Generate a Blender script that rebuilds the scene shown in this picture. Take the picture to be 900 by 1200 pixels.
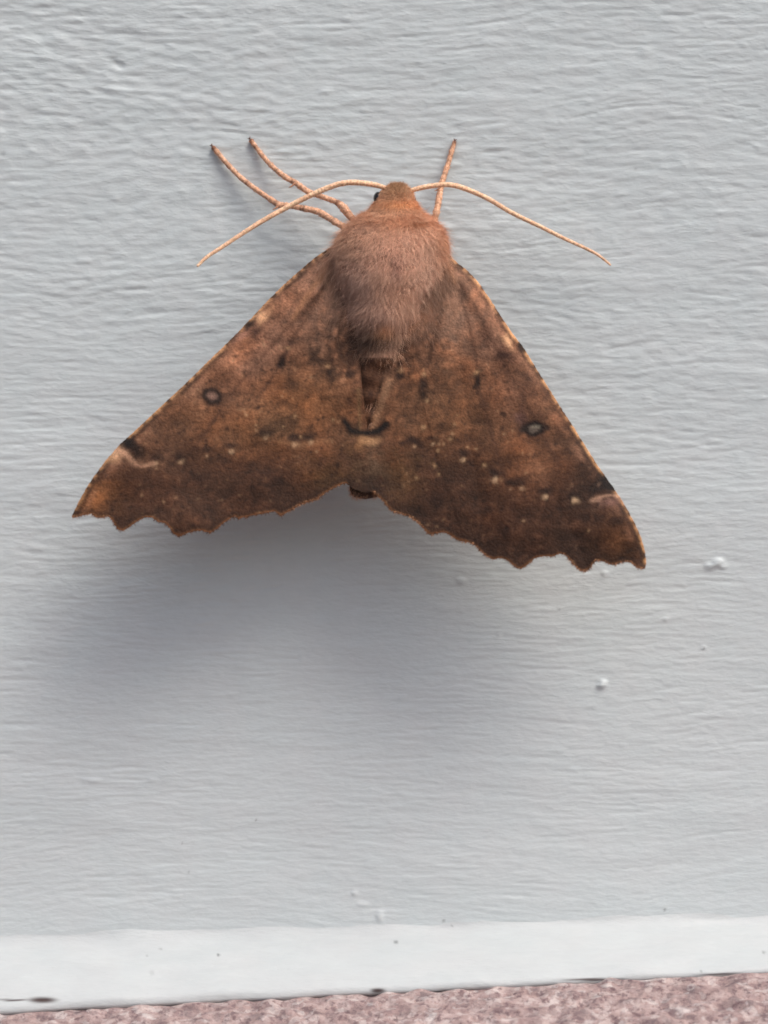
import bpy, math
import numpy as np
from mathutils import Vector
from mathutils.geometry import delaunay_2d_cdt

for o in list(bpy.data.objects):
    bpy.data.objects.remove(o, do_unlink=True)
scene = bpy.context.scene
COL = scene.collection
rng = np.random.default_rng(7)

# ------------------------------------------------------------------ camera, world, sun, exposure
MM = 0.001
S = 0.052            # millimetres of wall for one pixel of the 900 x 1200 photograph
D = 220.0            # camera distance from the wall in millimetres

cam_data = bpy.data.cameras.new('camera')
cam = bpy.data.objects.new('camera', cam_data)
COL.objects.link(cam)
cam.location = (0, -D * MM, 0)
cam.rotation_euler = (math.radians(90), 0, 0)
cam_data.sensor_fit = 'VERTICAL'
cam_data.sensor_height = 24
cam_data.lens = 24 * D / (1200 * S)
cam_data.clip_start = 0.005
cam_data.clip_end = 1000
cam_data.dof.use_dof = True
cam_data.dof.focus_distance = (D - 3.6) * MM
cam_data.dof.aperture_fstop = 24
scene.camera = cam

SUN_DIR = Vector((0.66, -0.72, 1.42)).normalized()     # from the wall towards the light
elev = math.asin(SUN_DIR.z)
azim = math.atan2(SUN_DIR.x, SUN_DIR.y)
world = bpy.data.worlds.new('World')
scene.world = world
world.use_nodes = True
wn = world.node_tree
wn.nodes.clear()
sky = wn.nodes.new('ShaderNodeTexSky')
sky.sky_type = 'NISHITA'
sky.sun_disc = False
sky.sun_elevation = elev
sky.sun_rotation = azim
sky.air_density = 1.0
sky.dust_density = 5.0
sky.ozone_density = 1.0
bg = wn.nodes.new('ShaderNodeBackground')
bg.inputs['Strength'].default_value = 0.115
wo = wn.nodes.new('ShaderNodeOutputWorld')
wn.links.new(sky.outputs[0], bg.inputs[0])
wn.links.new(bg.outputs[0], wo.inputs[0])

sun_data = bpy.data.lights.new('sun', 'SUN')
sun_data.energy = 1.25
sun_data.angle = math.radians(29)
sun_data.color = (1.0, 0.985, 0.96)
sun = bpy.data.objects.new('sun', sun_data)
COL.objects.link(sun)
sun.rotation_euler = (-SUN_DIR).to_track_quat('-Z', 'Y').to_euler()
sun.location = SUN_DIR * 0.4

vs = scene.view_settings
vs.view_transform = 'Standard'
vs.look = 'None'
vs.exposure = 0.44
vs.gamma = 1.0
vs.use_curve_mapping = False
scene.cycles.filter_width = 1.7

# ------------------------------------------------------------------ helpers
def world_of(px, py, h):
    """pixel of the photograph at a height h (mm) in front of the wall -> metres"""
    px = np.asarray(px, float); py = np.asarray(py, float); h = np.asarray(h, float)
    k = (D - h) / D * S * MM
    return np.stack([(px - 450) * k, -h * MM + 0 * px, (600 - py) * k], -1)

def lin(c):
    c = np.asarray(c, float) / 255.0
    return np.where(c <= 0.04045, c / 12.92, ((c + 0.055) / 1.055) ** 2.4)

def band_noise(nx, ny, step, lx, ly, seed, hp=0.0):
    """periodic noise, correlation lengths lx, ly in the unit of step"""
    r = np.random.default_rng(seed)
    f = np.fft.fft2(r.standard_normal((ny, nx)))
    kx = np.fft.fftfreq(nx, step)[None, :]
    ky = np.fft.fftfreq(ny, step)[:, None]
    q = (kx * lx) ** 2 + (ky * ly) ** 2
    w = np.exp(-q * 4.0)
    if hp:
        w = w * (1 - np.exp(-q * 4.0 * hp))
    a = np.real(np.fft.ifft2(f * w))
    return a / a.std()

def sample(img, x, y):
    """bilinear, periodic; x, y in cells"""
    ny, nx = img.shape[:2]
    x0 = np.floor(x).astype(int); y0 = np.floor(y).astype(int)
    fx = x - x0; fy = y - y0
    if img.ndim == 3:
        fx = fx[..., None]; fy = fy[..., None]
    g = lambda yy, xx: img[yy % ny, xx % nx]
    return (g(y0, x0) * (1 - fx) + g(y0, x0 + 1) * fx) * (1 - fy) + (g(y0 + 1, x0) * (1 - fx) + g(y0 + 1, x0 + 1) * fx) * fy

def mesh_obj(name, verts, faces, mat, parent=None, colors=None, smooth=True):
    me = bpy.data.meshes.new(name)
    verts = np.asarray(verts, float)
    if isinstance(faces, np.ndarray):
        n, k = faces.shape
        me.vertices.add(len(verts)); me.vertices.foreach_set('co', verts.ravel())
        me.loops.add(n * k); me.loops.foreach_set('vertex_index', faces.ravel().astype(np.int32))
        me.polygons.add(n)
        me.polygons.foreach_set('loop_start', (np.arange(n) * k).astype(np.int32))
        me.polygons.foreach_set('loop_total', np.full(n, k, np.int32))
        me.update(calc_edges=True)
    else:
        me.from_pydata([tuple(v) for v in verts], [], faces)
    if smooth:
        me.polygons.foreach_set('use_smooth', np.ones(len(me.polygons), bool))
    if colors is not None:
        at = me.color_attributes.new('tint', 'FLOAT_COLOR', 'POINT')
        c = np.ones((len(verts), 4)); c[:, :3] = colors
        at.data.foreach_set('color', c.ravel())
    me.validate()
    me.update()
    me.materials.append(mat)
    o = bpy.data.objects.new(name, me)
    COL.objects.link(o)
    if parent is not None:
        o.parent = parent
    return o

def grid_faces(nr, nc, wrap=False):
    r = np.arange(nr - 1)[:, None]
    c = np.arange(nc if wrap else nc - 1)[None, :]
    c2 = (c + 1) % nc
    a = r * nc + c; b = r * nc + c2; d = (r + 1) * nc + c2; e = (r + 1) * nc + c
    return np.stack([a, b, d, e], -1).reshape(-1, 4)

def seg_dist(px, py, poly):
    """distance of points to a polyline and the arc length of the nearest point"""
    best = np.full(px.shape, 1e9); arc = np.zeros(px.shape); run = 0.0
    for (x0, y0), (x1, y1) in zip(poly[:-1], poly[1:]):
        dx, dy = x1 - x0, y1 - y0
        L = math.hypot(dx, dy)
        t = np.clip(((px - x0) * dx + (py - y0) * dy) / (L * L), 0, 1)
        d = np.hypot(px - x0 - t * dx, py - y0 - t * dy)
        m = d < best
        best = np.where(m, d, best); arc = np.where(m, run + t * L, arc)
        run += L
    return best, arc

def smooth_line(pts, n):
    """Catmull-Rom through points of any dimension, n samples evenly spaced in arc length"""
    p = np.asarray(pts, float)
    p = np.vstack([2 * p[0] - p[1], p, 2 * p[-1] - p[-2]])
    out = []
    for i in range(1, len(p) - 2):
        t = np.linspace(0, 1, 24, endpoint=False)[:, None]
        a, b, c, d = p[i - 1], p[i], p[i + 1], p[i + 2]
        out.append(0.5 * (2 * b + (c - a) * t + (2 * a - 5 * b + 4 * c - d) * t ** 2 + (3 * b - a - 3 * c + d) * t ** 3))
    out = np.vstack(out + [p[-2][None]])
    s = np.r_[0, np.cumsum(np.linalg.norm(np.diff(out, axis=0), axis=1))]
    q = np.linspace(0, s[-1], n)
    return np.stack([np.interp(q, s, out[:, k]) for k in range(out.shape[1])], 1)

# ------------------------------------------------------------------ materials
def material(name, rough=0.6, spec=0.5):
    m = bpy.data.materials.new(name)
    m.use_nodes = True
    nt = m.node_tree
    b = nt.nodes['Principled BSDF']
    b.inputs['Roughness'].default_value = rough
    b.inputs['Specular IOR Level'].default_value = spec
    return m, nt, b

def node(nt, kind, **kw):
    n = nt.nodes.new(kind)
    for k, v in kw.items():
        if k in n.inputs:
            n.inputs[k].default_value = v
        else:
            setattr(n, k, v)
    return n

def mm_coords(nt, scale=(1000, 1000, 1000)):
    tc = node(nt, 'ShaderNodeTexCoord')
    mp = node(nt, 'ShaderNodeMapping')
    mp.inputs['Scale'].default_value = scale
    nt.links.new(tc.outputs['Object'], mp.inputs['Vector'])
    return mp.outputs[0]

def noise_node(nt, vec, scale, detail=3.0, rough=0.55):
    n = node(nt, 'ShaderNodeTexNoise', Scale=scale, Detail=detail, Roughness=rough)
    nt.links.new(vec, n.inputs['Vector'])
    return n

def mix(nt, kind, fac, a, b):
    n = nt.nodes.new('ShaderNodeMix')
    n.data_type = 'RGBA'; n.blend_type = kind
    for sock, v in ((n.inputs[0], fac), (n.inputs[6], a), (n.inputs[7], b)):
        if hasattr(v, 'is_output'):
            nt.links.new(v, sock)
        else:
            sock.default_value = v if not isinstance(v, tuple) else (*v, 1)[:4]
    return n.outputs[2]

def ramp(nt, fac, stops):
    r = nt.nodes.new('ShaderNodeValToRGB')
    e = r.color_ramp.elements
    while len(e) < len(stops):
        e.new(0.5)
    for el, (p, c) in zip(e, stops):
        el.position = p; el.color = (*c, 1) if len(c) == 3 else c
    nt.links.new(fac, r.inputs[0])
    return r.outputs[0]

def bump(nt, b, height, strength, distance):
    n = node(nt, 'ShaderNodeBump', Strength=strength, Distance=distance)
    nt.links.new(height, n.inputs['Height'])
    nt.links.new(n.outputs[0], b.inputs['Normal'])

def paint_material(name, base, rough, streak=1.0):
    """old gloss paint over timber: faint warm and cool mottling, fine grain"""
    m, nt, b = material(name, rough, 0.35)
    vec = mm_coords(nt)
    vg = mm_coords(nt, (350, 1000, 1000))
    att = node(nt, 'ShaderNodeVertexColor', layer_name='tint')
    n1 = noise_node(nt, vec, 0.35, 4)
    n2 = noise_node(nt, vg, 2.4, 4)
    c = mix(nt, 'MIX', n1.outputs[0], tuple(base * np.array([0.975, 1.0, 1.005])), tuple(base * np.array([1.03, 0.995, 0.995])))
    g = ramp(nt, n2.outputs[0], [(0.3, (0.955,) * 3), (0.7, (1.0,) * 3)])
    c = mix(nt, 'MULTIPLY', 1.0, c, g)
    c = mix(nt, 'MULTIPLY', 1.0, c, att.outputs[0])
    nt.links.new(c, b.inputs['Base Color'])
    n3 = noise_node(nt, vg, 5.0, 4, 0.6)
    wq = nt.nodes.new('ShaderNodeVectorMath'); wq.operation = 'MULTIPLY_ADD'
    wn_ = noise_node(nt, vec, 0.11, 2, 0.5)
    nt.links.new(wn_.outputs['Color'], wq.inputs[0]); wq.inputs[1].default_value = (0, 0, 7.0)
    nt.links.new(mm_coords(nt, (110, 1000, 1000)), wq.inputs[2])
    n4 = noise_node(nt, wq.outputs[0], 2.0, 6, 0.7)
    n6 = noise_node(nt, mm_coords(nt, (400, 1000, 1000)), 0.16, 3, 0.6)
    amt = node(nt, 'ShaderNodeMapRange')
    nt.links.new(n6.outputs[0], amt.inputs[0])
    amt.inputs[1].default_value = 0.38; amt.inputs[2].default_value = 0.66; amt.inputs[3].default_value = 0.1 * streak; amt.inputs[4].default_value = streak
    ad = nt.nodes.new('ShaderNodeMath'); ad.operation = 'MULTIPLY_ADD'
    nt.links.new(n4.outputs[0], ad.inputs[0]); nt.links.new(amt.outputs[0], ad.inputs[1])
    nt.links.new(n3.outputs[0], ad.inputs[2])
    bump(nt, b, ad.outputs[0], 0.42, 0.0001)
    return m

M_WALL = paint_material('grey_painted_timber', np.array([0.597, 0.648, 0.650]), 0.5, 1.15)
M_SILL = paint_material('white_painted_timber', np.array([0.532, 0.562, 0.560]), 0.45, 0.5)

def brick_material():
    m, nt, b = material('pink_speckled_brick', 0.9, 0.2)
    vec = mm_coords(nt)
    v = node(nt, 'ShaderNodeTexVoronoi', Scale=2.4, Randomness=1.0)
    n = noise_node(nt, vec, 1.2, 5, 0.6)
    wv = nt.nodes.new('ShaderNodeVectorMath'); wv.operation = 'MULTIPLY_ADD'
    nt.links.new(n.outputs['Color'], wv.inputs[0]); wv.inputs[1].default_value = (0.9, 0.9, 0.9)
    nt.links.new(vec, wv.inputs[2])
    nt.links.new(wv.outputs[0], v.inputs['Vector'])
    sep = nt.nodes.new('ShaderNodeSeparateColor')
    nt.links.new(v.outputs['Color'], sep.inputs[0])
    P = [lin(c) for c in ((180, 160, 154), (168, 144, 140), (136, 116, 116), (200, 186, 180), (108, 92, 94), (176, 152, 146), (206, 198, 194))]
    c = ramp(nt, sep.outputs[0], [(0.0, P[0]), (0.25, P[1]), (0.42, P[2]), (0.55, P[3]), (0.7, P[4]), (0.8, P[5]), (0.95, P[6])])
    n2 = noise_node(nt, vec, 0.8, 6, 0.7)
    d = ramp(nt, n2.outputs[0], [(0.40, tuple(lin((116, 98, 100)))), (0.5, tuple(lin((170, 146, 142)))), (0.64, tuple(lin((200, 182, 178))))])
    c = mix(nt, 'MIX', 0.55, c, d)
    n4 = noise_node(nt, vec, 2.4, 5, 0.65)
    fl = ramp(nt, n4.outputs[0], [(0.52, (0, 0, 0)), (0.66, (0.8, 0.8, 0.8))])
    c = mix(nt, 'MIX', fl, c, tuple(lin((104, 82, 86))))
    n5 = noise_node(nt, mm_coords(nt, (600, 1000, 1000)), 0.9, 5, 0.6)
    fp = ramp(nt, n5.outputs[0], [(0.60, (0, 0, 0)), (0.74, (0.7, 0.7, 0.7))])
    c = mix(nt, 'MIX', fp, c, tuple(lin((226, 218, 214))))
    nt.links.new(c, b.inputs['Base Color'])
    n3 = noise_node(nt, vec, 3.0, 5, 0.65)
    bump(nt, b, n3.outputs[0], 0.7, 0.0003)
    return m
M_BRICK = brick_material()

def scaly_material(name, rough, grain, spec=0.25, bump_s=0.8):
    """insect cuticle and scales: own colour from the tint attribute, fine scale grain over it"""
    m, nt, b = material(name, rough, spec)
    vec = mm_coords(nt)
    att = node(nt, 'ShaderNodeVertexColor', layer_name='tint')
    n1 = noise_node(nt, vec, 7.0, 3, 0.6)
    n2 = noise_node(nt, vec, 2.2, 3, 0.6)
    g = ramp(nt, n1.outputs[0], [(0.3, (1 - grain,) * 3), (0.7, (1 + grain,) * 3)])
    g2 = ramp(nt, n2.outputs[0], [(0.3, (0.86, 0.84, 0.82)), (0.7, (1.13, 1.14, 1.15))])
    c = mix(nt, 'MULTIPLY', 1.0, att.outputs[0], g)
    c = mix(nt, 'MULTIPLY', 1.0, c, g2)
    nt.links.new(c, b.inputs['Base Color'])
    b.inputs['Sheen Weight'].default_value = 0.04
    b.inputs['Sheen Roughness'].default_value = 0.5
    bump(nt, b, n1.outputs[0], bump_s, 0.00008)
    return m
M_WING = scaly_material('wing_scales', 0.75, 0.30)
M_BODY = scaly_material('body_scales', 0.85, 0.25)
M_LIMB = scaly_material('limb_scales', 0.6, 0.30, 0.35)
M_EYE, _nt, _b = material('compound_eye', 0.2, 0.6)
_b.inputs['Base Color'].default_value = (0.012, 0.009, 0.008, 1)
_vo = node(_nt, 'ShaderNodeTexVoronoi', Scale=22.0)
_nt.links.new(mm_coords(_nt), _vo.inputs['Vector'])
bump(_nt, _b, _vo.outputs['Distance'], 0.25, 0.00003)

def hair_material(name):
    m, nt, b = material(name, 0.65, 0.3)
    att = node(nt, 'ShaderNodeVertexColor', layer_name='tint')
    nt.links.new(att.outputs[0], b.inputs['Base Color'])
    b.inputs['Sheen Weight'].default_value = 0.15
    return m
M_HAIR = hair_material('hair_scales')

# ------------------------------------------------------------------ wall
NS = 0.07                                     # noise cell, mm
NX, NY = 1000, 1100
grain = band_noise(NX, NY, NS, 4.0, 0.42, 11, hp=0.12)
grain2 = band_noise(NX, NY, NS, 2.2, 0.16, 12, hp=0.15)
coarse = band_noise(NX, NY, NS, 8.0, 1.1, 17, hp=0.2)
lumpy = band_noise(NX, NY, NS, 1.0, 0.42, 13, hp=0.15)
lump2 = band_noise(NX, NY, NS, 0.75, 0.36, 19, hp=0.2)
broad = band_noise(NX, NY, NS, 6.0, 3.0, 14)
warp = band_noise(NX, NY, NS, 9.0, 5.0, 15)
patch = band_noise(NX, NY, NS, 9.0, 6.0, 16)

def axis(lo, hi, step, far):
    core = np.arange(lo, hi + step / 2, step)
    out_ = []
    a, d = 0.0, step
    while a < far:
        d *= 1.12; a += d; out_.append(a)
    out_ = np.array(out_)
    return np.r_[(lo - out_)[::-1], core, hi + out_]

gx = axis(-25.5, 25.5, 0.10, 170)
gz = axis(-30.0, 33.5, 0.095, 90)
GX, GZ = np.meshgrid(gx, gz)
wx = GX / NS + 500
wz = GZ / NS + 550 + 4 * sample(warp, GX / NS + 500, GZ / NS + 550)
top = 1 / (1 + np.exp(-(GZ - 6) / 7))             # rougher coat towards the top
pm = 0.75 + 0.25 * np.clip(sample(patch, wx, wz), -1, 1)
amp = 0.55 + 0.45 * np.clip(sample(broad, wx + 333, wz + 77), -1, 1.5)
wz2 = wz + 6 * sample(patch, wx * 0.5 + 10, wz * 0.5)
relief = (0.0042 * sample(grain, wx, wz2) * (0.7 + 0.5 * top) * amp
          + 0.0062 * sample(grain2, wx, wz2) * np.clip(1.5 - amp, 0.2, 1.5)
          + 0.0065 * sample(coarse, wx, wz2)
          + 0.0092 * sample(lumpy, wx, wz) * (0.30 + 0.9 * top) * pm
          + 0.0062 * sample(lump2, wx, wz) * (0.15 + 0.9 * top ** 1.5) * pm
          + 0.020 * sample(broad, wx, wz))
crk = band_noise(NX, NY, NS, 4.5, 0.22, 18, hp=0.1)
cut = sample(crk, wx, wz + 5 * sample(patch, wx, wz))
relief -= 0.026 * np.clip(cut - 1.2, 0, 1.5) * (0.75 + 0.25 * top)
relief += 0.02 * np.clip(sample(lump2, wx + 400, wz + 300) - 1.3, 0, 1.5) * (0.4 + 0.5 * top)
PX = GX / S + 450; PY = 600 - GZ / S
# cracks in the coat, brush drips and dry lumps of paint
for poly, w, dep in (([(560, 40), (620, 48), (700, 56), (760, 60), (830, 72), (900, 78), (960, 80)], 3.0, 0.028),
                     ([(760, 5), (800, 2), (850, 4), (900, 8)], 3.0, 0.022),
                     ([(600, 180), (700, 196), (800, 205), (900, 214)], 3.5, 0.012),
                     ([(0, 240), (90, 248), (200, 240), (250, 232)], 3.5, 0.016),
                     ([(0, 322), (120, 320), (240, 326)], 4.0, 0.014),
                     ([(0, 505), (60, 500), (120, 497)], 3.5, 0.015),
                     ([(120, 64), (132, 69), (141, 78)], 4.5, 0.09),
                     ([(690, 405), (780, 398), (900, 396)], 3.5, 0.016),
                     ([(690, 520), (800, 512), (900, 514)], 3.5, 0.014),
                     ([(770, 766), (820, 760), (900, 748)], 3.0, 0.014),
                     ([(0, 905), (150, 902), (300, 915), (450, 940)], 3.5, 0.014),
                     ([(420, 930), (560, 946), (700, 950), (900, 936)], 4.0, 0.012),
                     ([(60, 985), (200, 975), (330, 990), (480, 1000)], 3.5, 0.012)):
    m = (PY > min(p[1] for p in poly) - 25) & (PY < max(p[1] for p in poly) + 25)
    d, arc = seg_dist(PX[m], PY[m], poly)
    brk = 0.55 + 0.45 * np.clip(sample(lumpy, wx[m] * 0.6 + 91, wz[m] * 0.6), -1, 1)
    relief[m] -= dep * brk * np.exp(-(d / w) ** 2)
for cx, cy, rx, ry, hh in ((842, 659, 6, 4, 0.17), (833, 663, 8, 3.5, 0.13), (847, 664, 5, 3, 0.09), (706, 801, 4.5, 4.5, 0.17), (702, 805, 4, 3, 0.08), (541, 681, 5, 3.5, 0.08), (708, 672, 4, 3, 0.07),
                           (824, 759, 3, 3, 0.05), (780, 726, 3, 2.5, 0.06), (128, 92, 9, 9, 0.05), (140, 108, 14, 6, 0.05),
                           (73, 578, 9, 3, 0.04), (415, 1047, 3, 3, 0.09), (424, 1060, 8, 2.5, 0.07), (445, 1074, 4, 7, 0.09),
                           (178, 914, 5, 2, 0.05), (110, 915, 9, 2.5, 0.06), (755, 60, 9, 4, 0.05), (300, 990, 5, 2, 0.03),
                           (790, 196, 12, 3, 0.03), (585, 745, 3, 3, 0.03), (500, 835, 8, 2.5, 0.02), (655, 880, 12, 3, 0.02)):
    relief += hh * np.exp(-(((PX - cx) / rx) ** 2 + ((PY - cy) / ry) ** 2) ** 1.3 * np.exp(0.3 * sample(lumpy, wx * 2.3 + cx, wz * 2.3)))
V = np.stack([GX * MM, -relief * MM, GZ * MM], -1).reshape(-1, 3)
tint = np.ones((GX.size, 3))
pxf, pyf = PX.ravel(), PY.ravel()
for cx, cy, r, dk in ((300, 961, 1.4, .5), (214, 988, 1.2, .55), (221, 1022, 1.6, .7), (317, 1096, 2.0, .35), (343, 1097, 2.0, .35), (520, 1079, 1.6, .5),
                      (779, 1066, 1.8, .45), (655, 714, 1.3, .6), (825, 760, 1.6, .5), (4, 180, 3.0, .75), (146, 590, 1.2, .7), (745, 198, 1.4, .7), (133, 71, 5, .85)):
    d = np.hypot(pxf - cx, pyf - cy)
    tint *= (1 - (1 - dk) * np.exp(-(d / r) ** 4))[:, None]
wall = mesh_obj('wall', V, grid_faces(len(gz), len(gx)), M_WALL, colors=tint)
wall['kind'] = 'structure'
wall['label'] = 'pale grey painted timber wall with horizontal brush grain'

# ------------------------------------------------------------------ sill under the wall
def profile_sheet(name, prof, slope, xs, mat, rough, seed, tintf=None):
    """prof: rows of (forward mm, up mm) at x = 0, tilted along x by slope"""
    prof = np.asarray(prof, float)
    n1 = band_noise(512, 512, 0.12, rough[0], rough[1], seed, hp=0.1)
    arc = np.r_[0, np.cumsum(np.linalg.norm(np.diff(prof, axis=0), axis=1))]
    X, A = np.meshgrid(xs, arc)
    dsp = rough[2] * sample(n1, X / 0.12 + 200, A / 0.12 + 100)
    t = np.gradient(prof, axis=0); t /= np.linalg.norm(t, axis=1)[:, None] + 1e-9
    nrm = np.stack([-t[:, 1], t[:, 0]], 1)
    F = prof[:, 0][:, None] + nrm[:, 0][:, None] * dsp
    Z = prof[:, 1][:, None] + nrm[:, 1][:, None] * dsp + (np.interp(prof[:, 1], slope[0], slope[1])[:, None] if isinstance(slope, tuple) else slope) * X
    V = np.stack([X * MM, -F * MM, Z * MM], -1).reshape(-1, 3)
    col = np.ones((V.shape[0], 3)) if tintf is None else tintf(X, F, Z).reshape(-1, 3)
    return mesh_obj(name, V, grid_faces(len(arc), len(xs)), mat, colors=col)

xs = axis(-25.5, 25.5, 0.12, 170)
zz = lambda py: (600 - py) * S
sp = smooth_line([(-0.25, zz(1071.0)), (-0.05, zz(1080)), (0.04, zz(1085)), (0.14, zz(1088.5)), (0.32, zz(1092.5)), (0.68, zz(1097.5)), (1.6, zz(1105)), (3.2, zz(1122)), (4.2, zz(1134)), (4.75, zz(1142)),
                  (4.9, zz(1147)), (4.85, zz(1152)), (4.3, zz(1156)), (3.0, zz(1160)), (1.0, zz(1163)), (-0.25, zz(1163))], 110)
def sill_tint(X, F, Z):
    c = np.ones(X.shape + (3,))
    px = X / S * D / (D - F) + 450; py = 600 - Z / S * D / (D - F)
    for cx, cy, r, dk in ((256, 1119, 1.8, .35), (188, 1112, 1.5, .6), (178, 1140, 3, .85), (464, 1104, 2.2, .45), (530, 1085, 1.5, .6), (822, 1138, 1.5, .6), (895, 1116, 2.0, .6), (172, 1120, 1.2, .7)):
        d = np.hypot(px - cx, py - cy)
        c *= (1 - (1 - dk) * np.exp(-(d / r) ** 4))[..., None]
    # paint flaked off the lip, bare reddish brick dust and timber showing; last two strips paint in the thin shadow gap above the brick
    for cx, cy, rx, ry in ((50, 1172, 17, 3.6), (15, 1172, 18, 1.2), (443, 1161, 9, 3), (700, 1148, 40, 1.8), (860, 1142, 45, 1.6)):
        e = ((px - cx) / rx) ** 2 + ((py - cy) / ry) ** 2
        w = np.exp(-e ** 2)[..., None]
        c = c * (1 - w) + w * np.array([0.10, 0.055, 0.05])
    return c
sill = profile_sheet('sill', sp, ([zz(1150), zz(1090)], [0.051, 0.0285]), xs, M_SILL, (4.0, 1.0, 0.035), 31, sill_tint)
sill['kind'] = 'structure'
sill['label'] = 'bright white painted timber sill sloping out below the wall'

# ------------------------------------------------------------------ brick below the sill
bp = smooth_line([(2.2, zz(1156)), (3.4, zz(1153)), (4.6, zz(1152)), (5.6, zz(1154)), (7.2, zz(1168)), (9.2, zz(1188)), (12, zz(1218)), (17, zz(1258)), (26, zz(1300)), (60, zz(1330))], 420)
brick = profile_sheet('brick_ledge', bp, 0.055, xs, M_BRICK, (1.1, 0.8, 0.07), 41)
brick['kind'] = 'structure'
brick['label'] = 'pink and purple speckled brick surface under the white sill'

# ------------------------------------------------------------------ the moth: colours
K = 0.745 * np.array([0.97, 0.945, 0.86])
CW, CH = 900, 720
cy_, cx_ = np.mgrid[0:CH, 0:CW].astype(float)
nz_big = band_noise(1024, 1024, 1, 55, 40, 51)[:CH, :CW]
nz_mid = band_noise(1024, 1024, 1, 16, 12, 52)[:CH, :CW]
nz_fin = band_noise(1024, 1024, 1, 5, 5, 53)[:CH, :CW]
nz_r = band_noise(1024, 1024, 1, 22, 22, 54)[:CH, :CW]
nz_s = band_noise(1024, 1024, 1, 3.2, 3.2, 55)[:CH, :CW]

AXIS = lambda y: 466 + (y - 215) * (428 - 466) / 370.0
canvas = np.zeros((CH, CW, 3)) + lin((122, 84, 62))

def lay(mask, colour, strength=1.0):
    global canvas
    m = np.clip(mask * strength, 0, 1)[..., None]
    canvas = canvas * (1 - m) + lin(colour) * m

def blob(cx, cy, rx, ry, colour, strength=1.0, rot=0.0, p=1.0, rag=0.35):
    c, s = math.cos(math.radians(rot)), math.sin(math.radians(rot))
    x, y = cx_ - cx, cy_ - cy
    u = (x * c + y * s) / rx; v = (-x * s + y * c) / ry
    e = u * u + v * v
    e = e * np.exp(rag * nz_fin)
    lay(np.exp(-e ** p), colour, strength)

def stroke(poly, w, colour, strength=1.0, rag=0.3):
    x0 = int(max(0, min(p[0] for p in poly) - 5 * w - 4)); x1 = int(min(CW, max(p[0] for p in poly) + 5 * w + 4))
    y0 = int(max(0, min(p[1] for p in poly) - 5 * w - 4)); y1 = int(min(CH, max(p[1] for p in poly) + 5 * w + 4))
    d, a = seg_dist(cx_[y0:y1, x0:x1], cy_[y0:y1, x0:x1], poly)
    m = np.zeros((CH, CW))
    m[y0:y1, x0:x1] = np.exp(-(d / w) ** 2 * np.exp(rag * nz_fin[y0:y1, x0:x1]))
    lay(m, colour, strength)

# outlines (pixels of the photograph)
L_COSTA = [(404, 284), (385, 291), (370, 301), (350, 318), (330, 336), (312, 354), (297, 370), (280, 388), (260, 408), (240, 427), (220, 447), (190, 475), (160, 503), (140, 521),
           (122, 542), (104, 567), (92, 588), (84, 605)]
L_OUT = [(85, 607), (93, 605), (101, 603), (107, 602), (112, 606), (118, 607), (126, 605), (131, 609), (135, 616), (139, 621), (144, 622), (151, 618), (160, 611), (170, 606), (178, 606),
         (184, 611), (193, 613), (199, 619), (204, 626), (211, 628.5), (219, 625), (228, 622), (237, 622), (246, 624.5), (254, 620), (262, 613), (270, 607.5), (275, 605.5)]
L_FORE = L_COSTA + L_OUT + [(292, 570), (315, 535), (345, 490), (372, 445), (394, 395), (408, 345), (416, 300)]
L_HOUT = [(276, 605), (280, 608), (284, 606.5), (290, 605.5), (300, 603), (311, 601), (322, 599), (328, 604), (333, 602), (341, 598), (350, 592.5), (361, 588), (371, 585.5), (379, 579), (390, 572), (398, 568), (405, 566)]
L_HIND = [(400, 345), (350, 420), (300, 500), (268, 560), (264, 594)] + L_HOUT + [(416, 574), (428, 577), (437, 577), (438, 540), (437, 510), (430, 500), (424, 450), (420, 410), (416, 370)]
R_COSTA = [(516, 288), (527, 299), (537, 309), (549, 318), (560, 330), (572, 347), (585, 367), (600, 390), (612, 405), (625, 426), (640, 450), (655, 474), (670, 497), (685, 521), (700, 545),
           (712, 562), (722, 576), (733, 593), (743, 611), (751, 629), (756, 646), (757.5, 660)]
R_OUT = [(756, 666), (751, 667), (745, 664), (739, 659.5), (733, 658.5), (727, 659.5), (721, 662), (715, 661.5), (706, 658), (700, 657), (696, 660), (692, 665), (687, 669.5), (681, 669.5),
         (675, 665), (668, 657), (662, 650.5), (656, 649), (648, 652), (636, 652), (627, 654), (620, 660), (612, 666), (606, 666), (600, 661), (594, 656), (586, 654), (578, 655.5), (570, 652), (562, 645), (556, 639), (550, 636), (545, 634)]
R_FORE = R_COSTA + R_OUT + [(534, 600), (517, 550), (503, 500), (490, 450), (480, 400), (472, 350), (470, 305)]
R_HOUT = [(547, 636), (543, 634), (536, 632.5), (528, 627), (521, 623.5), (511, 625), (503, 625.5), (495, 618), (488, 611), (480, 605.5), (470, 602), (462, 600.5), (456, 595.5), (450, 588), (444, 582), (438, 577)]
R_HIND = [(474, 350), (500, 420), (525, 500), (545, 570), (556, 620)] + R_HOUT + [(426, 574), (426, 540), (428, 508), (434, 500), (446, 455), (454, 420), (460, 370)]

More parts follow.
